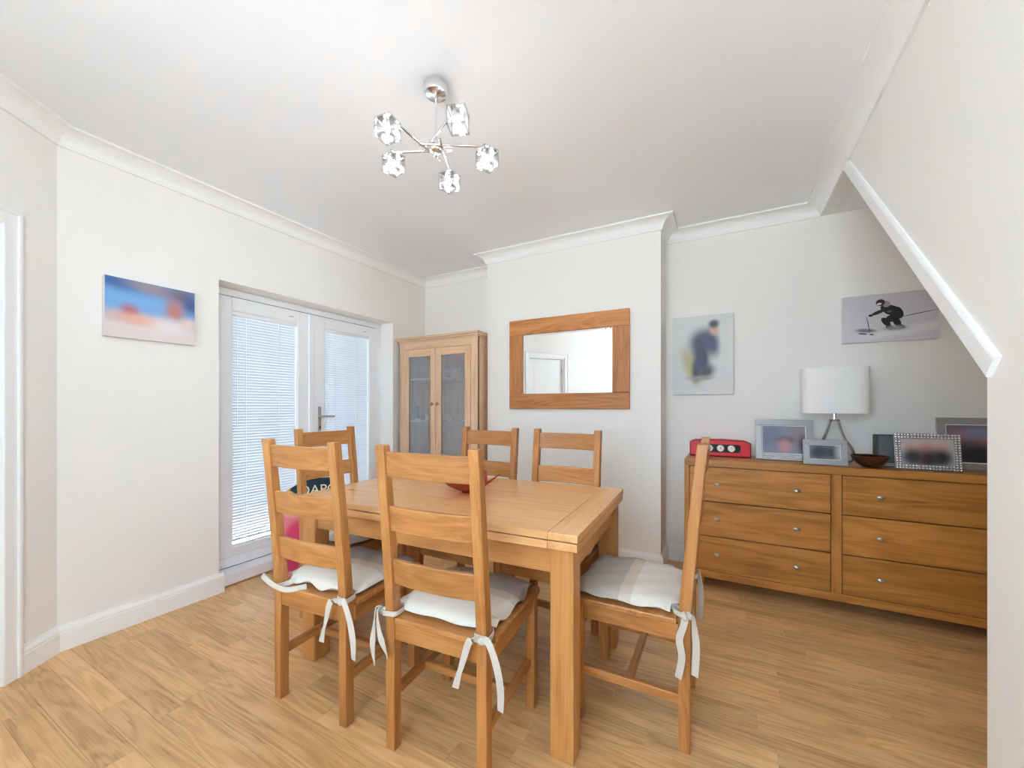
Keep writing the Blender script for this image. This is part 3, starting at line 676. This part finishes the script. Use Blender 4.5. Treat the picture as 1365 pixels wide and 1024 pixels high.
for x0, x1 in ((.030, HL/2-.024), (HL/2+.024, HL-.030)):
    for r_ in range(3):
        z0 = .122+r_*.2277; g = .003
        dw = box('drawer', x0+g, x1-g, .002, HD-.02, z0+g, z0+.2277-g, CHEST['x'], ch, .002)
        for sx in (-1, 1):
            kx = (x0+x1)/2 + sx*.212
            kn = MB().lathe([(.006,0),(.005,.010),(.011,.014),(.0125,.019),(.008,.024)], n=14, sx=1.45, sy=.85).build('knob', SATIN, dw, smooth=True)
            kn.matrix_local = Matrix.Translation((kx, .002, z0+.118)) @ Matrix.Rotation(R(90),4,'X')
TZ = HZ + .0005

# red box with three dials
rb = thing('red_tin', 'red box with three round white dials on the chest of drawers', 'box', (-.235, 3.115, TZ), 3.5)
RED = plain('red_enamel', srgb(206,32,44), .35, noise=.04, nscale=20)
RDARK = plain('dark_edging', srgb(46,16,22), .5, noise=.1)
prof = [(0,.004),(.375,.004),(.375,.098),(.34,.112),(.20,.118),(.035,.112),(0,.098)]
MB().prism(prof, 'y', 0, .13).build('body', RED, rb, bevel=.006)
m = MB(); 
for k in range(len(prof)):
    p, q = prof[k], prof[(k+1) % len(prof)]; m.tube([(p[0],-.001,p[1]),(q[0],-.001,q[1])], .0022, 6)
m.build('edging', RDARK, rb)
MB().prism([(.075,.030),(.30,.030),(.315,.042),(.315,.078),(.30,.086),(.075,.086),(.06,.078),(.06,.042)], 'y', -.003, .002).build('dial_panel', BLACK, rb, bevel=.001)
DIAL = plain('dial_white', srgb(232,230,224), .35, noise=.03)
for x in (.125, .1925, .26):
    dl = MB().lathe([(.024,0),(.024,.003),(.021,.005)], n=24).build('dial', CHROME, rb, smooth=True); dl.matrix_local = Matrix.Translation((x,-.003,.058)) @ Matrix.Rotation(R(90),4,'X')
    fc = MB().lathe([(.0205,.0045),(.0205,.0055)], n=24).build('face', DIAL, dl)
    MB().box(-.0012,.0012,-.002,.014,.0055,.0062).box(-.001,.010,-.001,.001,.0055,.0062).build('hands', BLACK, dl)

# photo frames
SILVER = plain('brushed_silver', (.36,.36,.36,1), .42, .6, noise=.12, nscale=70, bump=.1)
MATW = plain('white_mount', srgb(236,234,230), .8, noise=.02)
def photo_frame(label, loc, rz, w, h, b, pic, tilt=-9, mount=0, mat=SILVER, beads=False):
    f = thing('photo_frame', label, 'photo frame', loc, rz, 'photo frames on the chest of drawers')
    tm = Matrix.Rotation(R(tilt), 4, 'X')
    def part(mb, n, mt, **k):
        o = mb.build(n, mt, f, **k); o.matrix_local = tm; return o
    y0 = -.012
    if not beads:
        part(MB().box(0,w,y0,0,h-b,h).box(0,w,y0,0,0,b).box(0,b,y0,0,b,h-b).box(w-b,w,y0,0,b,h-b), 'frame_border', mat, bevel=.002)
    else:
        part(MB().box(0,w,y0+.004,0,h-b,h).box(0,w,y0+.004,0,0,b).box(0,b,y0+.004,0,b,h-b).box(w-b,w,y0+.004,0,b,h-b), 'frame_border', mat, bevel=.002)
        m = MB(); r = .0062
        nx, nz = int(w/(2.1*r)), int(h/(2.1*r))
        for row in (.27, .73):
            for i in range(nx):
                x = (i+.5)*w/nx
                for z in (b*row, h-b*row): m.ball((x,y0+.002,z), r, 7, 5)
            for i in range(nz):
                z = (i+.5)*h/nz
                for x in (b*row, w-b*row): m.ball((x,y0+.002,z), r, 7, 5)
        o = part(m, 'bead_border', CHROME, smooth=True); o['kind'] = 'stuff'
    part(MB().box(b*.6,w-b*.6,-.004,.003,b*.6,h-b*.6), 'backing', MATW if mount else BLACK)
    part(MB().box(b+mount,w-b-mount,-.0055,-.003,b+mount,h-b-mount), 'photo', pic)
    st = MB().prism([(.0,.002),(.06,-.012+.02*.0),(.0,h*.7)], 'x', w/2-.015, w/2+.015) if False else MB().add([(w/2-.02,.004,h*.75),(w/2+.02,.004,h*.75),(w/2+.02,.05,.016),(w/2-.02,.05,.016),(w/2-.02,.007,h*.75),(w/2+.02,.007,h*.75),(w/2+.02,.053,.016),(w/2-.02,.053,.016)], [(0,1,2,3),(7,6,5,4),(0,4,5,1),(1,5,6,2),(2,6,7,3),(3,7,4,0)])
    o = part(st, 'stand', BLACK)
    return f, part
f1, part1 = photo_frame('large silver photo frame with a bead trimmed foot, left of the lamp', (.167, 3.135, TZ+.001), 2, .318, .262, .036,
    picture('photo_family', srgb(140,142,162), [(.08,.16,.06,.08,0,srgb(120,126,152),.9),(.25,.15,.05,.09,0,srgb(150,134,140),.9),(.27,.10,.03,.05,0,srgb(70,70,84),.9),(.17,.13,.04,.02,0,srgb(90,80,96),.8),(.165,.09,.032,.04,0,srgb(206,150,150),.8)]), mount=.006)
m = MB()
for i in range(26):
    for j in range(3): m.ball((.040+i*.0082, -.046-.004*j, .031-.0115*j), .0068, 7, 5)
o = m.build('bead_trim', plain('crystal_bead', (.74,.74,.78,1), .12, .55, noise=.2, nscale=200), f1, smooth=True); o['kind'] = 'stuff'
photo_frame('small silver photo frame standing in front of the lamp foot', (.405, 2.975, TZ+.001), 1, .214, .150, .030,
    picture('photo_small', srgb(150,148,150), [(.08,.075,.05,.045,0,srgb(54,66,84),.7),(.15,.075,.04,.04,0,srgb(60,60,70),.8),(.19,.08,.03,.05,0,srgb(190,190,192),.8)]), mount=.004)
photo_frame('bead bordered silver photo frame with a group photo, right of the bowl', (.826, 2.985, TZ+.001), -1, .266, .200, .030,
    picture('photo_group', srgb(186,184,188), [(.075,.12,.03,.03,0,srgb(200,160,154),.9),(.135,.12,.033,.035,0,srgb(190,140,132),.9),(.19,.125,.03,.03,0,srgb(200,164,156),.9),(.075,.07,.042,.045,0,srgb(50,50,58),.7),(.135,.06,.042,.05,0,srgb(62,44,46),.7),(.19,.07,.042,.045,0,srgb(46,44,52),.7)]), beads=True)
photo_frame('large silver photo frame at the right end of the chest, partly behind the wall', (1.043, 3.105, TZ+.001), 1, .27, .288, .036,
    picture('photo_dark', srgb(112,104,120), [(.10,.19,.04,.03,0,srgb(166,110,110),.9),(.20,.16,.05,.04,0,srgb(170,112,104),.9),(.17,.20,.06,.03,0,srgb(128,128,160),.9),(.16,.08,.11,.07,0,srgb(44,44,54),.7)]), mount=.006)

# dark grey panel
gp = thing('grey_speaker', 'flat dark grey box leaning behind the bead bordered frame', 'box', (.765, 3.10, TZ), 0)
MB().box(0,.14,-.035,.03,0,.185).build('body', plain('charcoal_plastic', srgb(58,60,64), .55, noise=.1), gp, bevel=.006)
MB().box(.012,.136,-.0375,-.034,.03,.180).build('front_grille', plain('grey_cloth', srgb(104,106,108), .8, noise=.2, nscale=300), gp, bevel=.002)
MB().box(.0,.14,-.0385,-.034,.004,.024).build('lower_strip', plain('grey_strip', srgb(150,150,152), .4, noise=.05), gp, bevel=.001)

# brown bowl
bw = thing('brown_bowl', 'small dark brown polished bowl on the chest of drawers', 'bowl', (.718, 2.985, TZ))
MB().lathe([(.022,0),(.034,.003),(.062,.024),(.082,.056),(.0855,.066),(.083,.067),(.078,.056),(.058,.028),(.03,.010),(.004,.007)], n=32).build('shell', plain('brown_lacquer', srgb(62,34,24), .22, noise=.25, nscale=18), bw, smooth=True)
MB().lathe([(.0845,.0655),(.0865,.0675),(.0845,.0695),(.0825,.0675),(.0845,.0655)], n=32).build('rim', plain('bronze_rim', srgb(120,78,56), .3, .6, noise=.2), bw, smooth=True)

# table lamp
tl_ = thing('table_lamp', 'table lamp with white oval shade and looped chrome foot', 'lamp', (.585, 3.135, TZ), 2)
def oval(w, d, n=40, p=2.9):
    out = []
    for i in range(n):
        a = 2*math.pi*i/n; c, s_ = math.cos(a), math.sin(a); out.append((w*math.copysign(abs(c)**(2/p), c), d*math.copysign(abs(s_)**(2/p), s_)))
    return out
SH = sheer('lamp_shade_cloth', srgb(240,238,236), .0, -.03, translucent=0)
t = NT('shade_cloth'); t.b.inputs['Roughness'].default_value = .9; tc = t.n('ShaderNodeTexCoord'); t.l(t.mix(t.noise(tc.outputs['Object'], 200, 2), srgb(240,239,238), srgb(250,249,248)), t.b.inputs['Base Color']); SH = t.m
z0, z1 = 1.158-TZ, 1.440-TZ; o1 = oval(.167, .085); o2 = oval(.163, .081)
MB().loft([[(x,yv,z0) for x,yv in o1],[(x,yv,z1) for x,yv in o1],[(x,yv,z1) for x,yv in o2],[(x,yv,z0) for x,yv in o2],[(x,yv,z0) for x,yv in o1]], cap=False).build('lamp_shade', SH, tl_, smooth=True)
MB().tube([(0,0,.262),(0,0,z0+.05)], .0085).build('stem', CHROME, tl_, smooth=True)
m = MB().box(-.15,.15,-.003,.003,z0+.012,z0+.016).box(-.003,.003,-.075,.075,z0+.012,z0+.016); m.build('shade_carrier', CHROME, tl_)
m = MB()
for s in (-1, 1):
    m.ribbon([(s*.018,0,.268),(s*.030,0,.215),(s*.052,0,.150),(s*.088,0,.085),(s*.090,0,.030),(s*.060,0,.008),(0,0,.006)], .030, [(0,1,0),(0,1,0)], .010)
m.box(-.024,.024,-.015,.015,.258,.270); m.build('loop_foot', plain('lamp_chrome', (.60,.60,.62,1), .2, .9, noise=.02), tl_, smooth=True)
MB().ball((0,0,z0+.09), (.022,.022,.034), 12, 8).build('bulb', plain('opal_bulb', srgb(245,245,240), .3, noise=.01), tl_, smooth=True)

# ------------------------------------------------------------------ bag behind the far-left chair
bgt = thing('fabric_bag', 'colourful fabric bag with a dark lettered band behind the chair by the french doors', 'bag', (-2.44, 1.70, 0), 56)
rings = []
for z, kx, ky in ((.0,.86,.8),(.02,.98,.95),(.2,1.06,1.05),(.42,1.03,1.0),(.55,1.0,.85),(.64,.97,.6),(.70,.93,.35)):
    rings.append([(x*kx, yv*ky, z-(max(0, -x-.03)*.55 if z > .5 else 0)) for x, yv in oval(.185, .085, 36, 3.2)])
BAG = picture('bag_print', srgb(208,120,130), [(-.10,.56,.09,.07,0,srgb(224,150,158),.2),(.06,.50,.08,.07,0,srgb(92,150,206),.2),(-.05,.38,.10,.09,0,srgb(206,60,104),.25),(.08,.30,.07,.08,0,srgb(70,62,104),.2),(-.12,.24,.06,.09,0,srgb(190,52,96),.25),(.0,.12,.09,.06,0,srgb(120,176,160),.25),(-.12,.645,.07,.022,0,srgb(206,170,70),.3)], .9)
MB().loft(rings).build('body', BAG, bgt, smooth=True, bevel=0)
rr = [[(x*k, yv*q-.0, z-max(0, -x-.03)*.55) for x, yv in oval(.185, .085, 36, 3.2)] for z, k, q in ((.60,1.0,.76),(.64,.985,.64),(.715,.945,.38))]
MB().loft(rr).build('top_band', picture('band_print', srgb(34,60,72), [(-.20,.60,.115,.075,0,srgb(206,170,70),.06),(-.20,.59,.108,.068,0,srgb(222,140,152),.1)], .9), bgt, smooth=True)
cu = bpy.data.curves.new('lettering', 'FONT'); cu.body = 'DAPO'; cu.size = .085; cu.extrude = .0015; cu.align_x = 'CENTER'
to = bpy.data.objects.new('tmp', cu); COL.objects.link(to); dg = bpy.context.evaluated_depsgraph_get(); dg.update()
me = bpy.data.meshes.new_from_object(to.evaluated_get(dg)); bpy.data.objects.remove(to)
me.materials.clear(); me.materials.append(plain('cream_print', srgb(226,220,196), .9, noise=.05)); lt = bpy.data.objects.new('lettering', me); COL.objects.link(lt)
lt.parent = bgt; lt.matrix_local = Matrix.Translation((.045,-.0670,.628)) @ Matrix.Rotation(R(71),4,'X')
for yy in (-.035, .035):
    MB().ribbon([(-.07,yy,.69),(-.06,yy*1.3,.76),(0,yy*1.5,.79),(.06,yy*1.3,.76),(.07,yy,.69)], .025, [(0,1,.2),(0,1,.2)], .003).build('strap', plain('teal_strap', srgb(40,66,84), .9, noise=.2), bgt, smooth=True) if False else None

# ------------------------------------------------------------------ ceiling light
LX, LY, LZ = -1.085, 1.330, 2.292
cl = thing('ceiling_light', 'chrome ceiling light with five arms and glass cube shades', 'ceiling light', (LX, LY, H), 28.4)
MB().lathe([(.048,-.001),(.050,-.004),(.050,-.030),(.046,-.040),(.010,-.046),(.006,-.050)], n=36).build('canopy', CHROME, cl, smooth=True)
hz = LZ-H
MB().tube([(0,0,-.045),(0,0,hz+.02)], .0052).build('rod', CHROME, cl, smooth=True)
MB().lathe([(.006,hz+.045),(.020,hz+.024),(.030,hz+.016),(.030,hz-.010),(.024,hz-.018),(.012,hz-.022),(.010,hz-.034),(.004,hz-.038)], n=28).build('hub', CHROME, cl, smooth=True)
CUBE = NT('ice_glass'); t = CUBE; t.t.nodes.remove(t.b)
tr = t.n('ShaderNodeBsdfTransparent'); tl2 = t.n('ShaderNodeBsdfTranslucent'); gl = t.n('ShaderNodeBsdfGlossy'); gl.inputs['Roughness'].default_value = .05
tr.inputs[0].default_value = (.95,.96,.97,1); tl2.inputs[0].default_value = (.9,.92,.94,1)
tc = t.n('ShaderNodeTexCoord'); f_ = t.math('MULTIPLY_ADD', t.noise(tc.outputs['Object'], 60, 3), .04, .915)
m1 = t.n('ShaderNodeMixShader'); t.l(f_, m1.inputs[0]); t.l(tl2.outputs[0], m1.inputs[1]); t.l(tr.outputs[0], m1.inputs[2])
m2 = t.n('ShaderNodeMixShader'); fr = t.n('ShaderNodeFresnel'); t.l(fr.outputs[0], m2.inputs[0]); t.l(m1.outputs[0], m2.inputs[1]); t.l(gl.outputs[0], m2.inputs[2]); t.l(m2.outputs[0], t.out.inputs[0])
EDGEG = NT('glass_edge'); EDGEG.t.nodes.remove(EDGEG.b); q_ = EDGEG.n('ShaderNodeBsdfTransparent'); g_ = EDGEG.n('ShaderNodeBsdfGlossy'); g_.inputs['Roughness'].default_value = .1
tce = EDGEG.n('ShaderNodeTexCoord'); EDGEG.l(EDGEG.mix(EDGEG.noise(tce.outputs['Object'], 90, 2), (.72,.73,.75,1), (.86,.87,.88,1)), q_.inputs[0])
x_ = EDGEG.n('ShaderNodeMixShader'); x_.inputs[0].default_value = .15; EDGEG.l(q_.outputs[0], x_.inputs[1]); EDGEG.l(g_.outputs[0], x_.inputs[2]); EDGEG.l(x_.outputs[0], EDGEG.out.inputs[0])
te = NT('lit_bulb'); te.b.inputs['Emission Color'].default_value = (1,.95,.88,1); te.b.inputs['Emission Strength'].default_value = 4
for k, (ex, ey) in enumerate(((-.135,-.215),(-.205,.024),(.230,0.0),(.145,-.225),(.018,.165))):
    e = Vector((ex, ey, 0)); u = e.normalized(); sd = Vector((-u.y, u.x, 0)); offs = -sd*.034
    e = u*e.length + offs*.5; st = -u*.062 + offs
    zz = hz + (.010 if k % 2 else -.004)
    arm = MB().tube([(st.x,st.y,zz),(e.x,e.y,zz)], .0058).build('arm', CHROME, cl, smooth=True)
    MB().tube([(e.x-u.x*.012,e.y-u.y*.012,zz),(e.x-u.x*.012,e.y-u.y*.012,zz-.018)], .0085).build('lamp_holder', CHROME, arm, smooth=True)
    a = .0325; cz = zz-.018-a
    q = e-u*.012
    rot = Matrix.Translation((q.x,q.y,cz)) @ Matrix.Rotation(math.atan2(u.y,u.x)+R((8,12,-8,4,20)[k]+ (45 if k in (1,2,4,3) else 0)), 4, 'Z')
    sh = MB().box(-a,a,-a,a,-a,a).build('glass_shade', t.m, arm, bevel=.004, mw=None); sh.matrix_local = rot
    em = MB(); r_ = .0022
    for i_ in (-1,1):
        for j_ in (-1,1):
            p_, q2 = i_*a, j_*a
            em.box(p_-r_,p_+r_,q2-r_,q2+r_,-a,a).box(p_-r_,p_+r_,-a,a,q2-r_,q2+r_).box(-a,a,p_-r_,p_+r_,q2-r_,q2+r_)
    eo = em.build('shade_edge', EDGEG.m, arm); eo.matrix_local = rot
    MB().lathe([(.003,-.016),(.0085,-.010),(.0085,.010),(.003,.016)], (q.x,q.y,cz), 12).build('bulb', te.m, arm, smooth=True)
    ld = bpy.data.lights.new('bulb_light', 'POINT'); ld.energy = BULB_W/5; ld.color = (1,.98,.95); ld.shadow_soft_size = .012
    lo = bpy.data.objects.new('bulb_light', ld); COL.objects.link(lo); lo.parent = arm; lo.location = (q.x, q.y, cz-.02)
print('planks', n_pl)
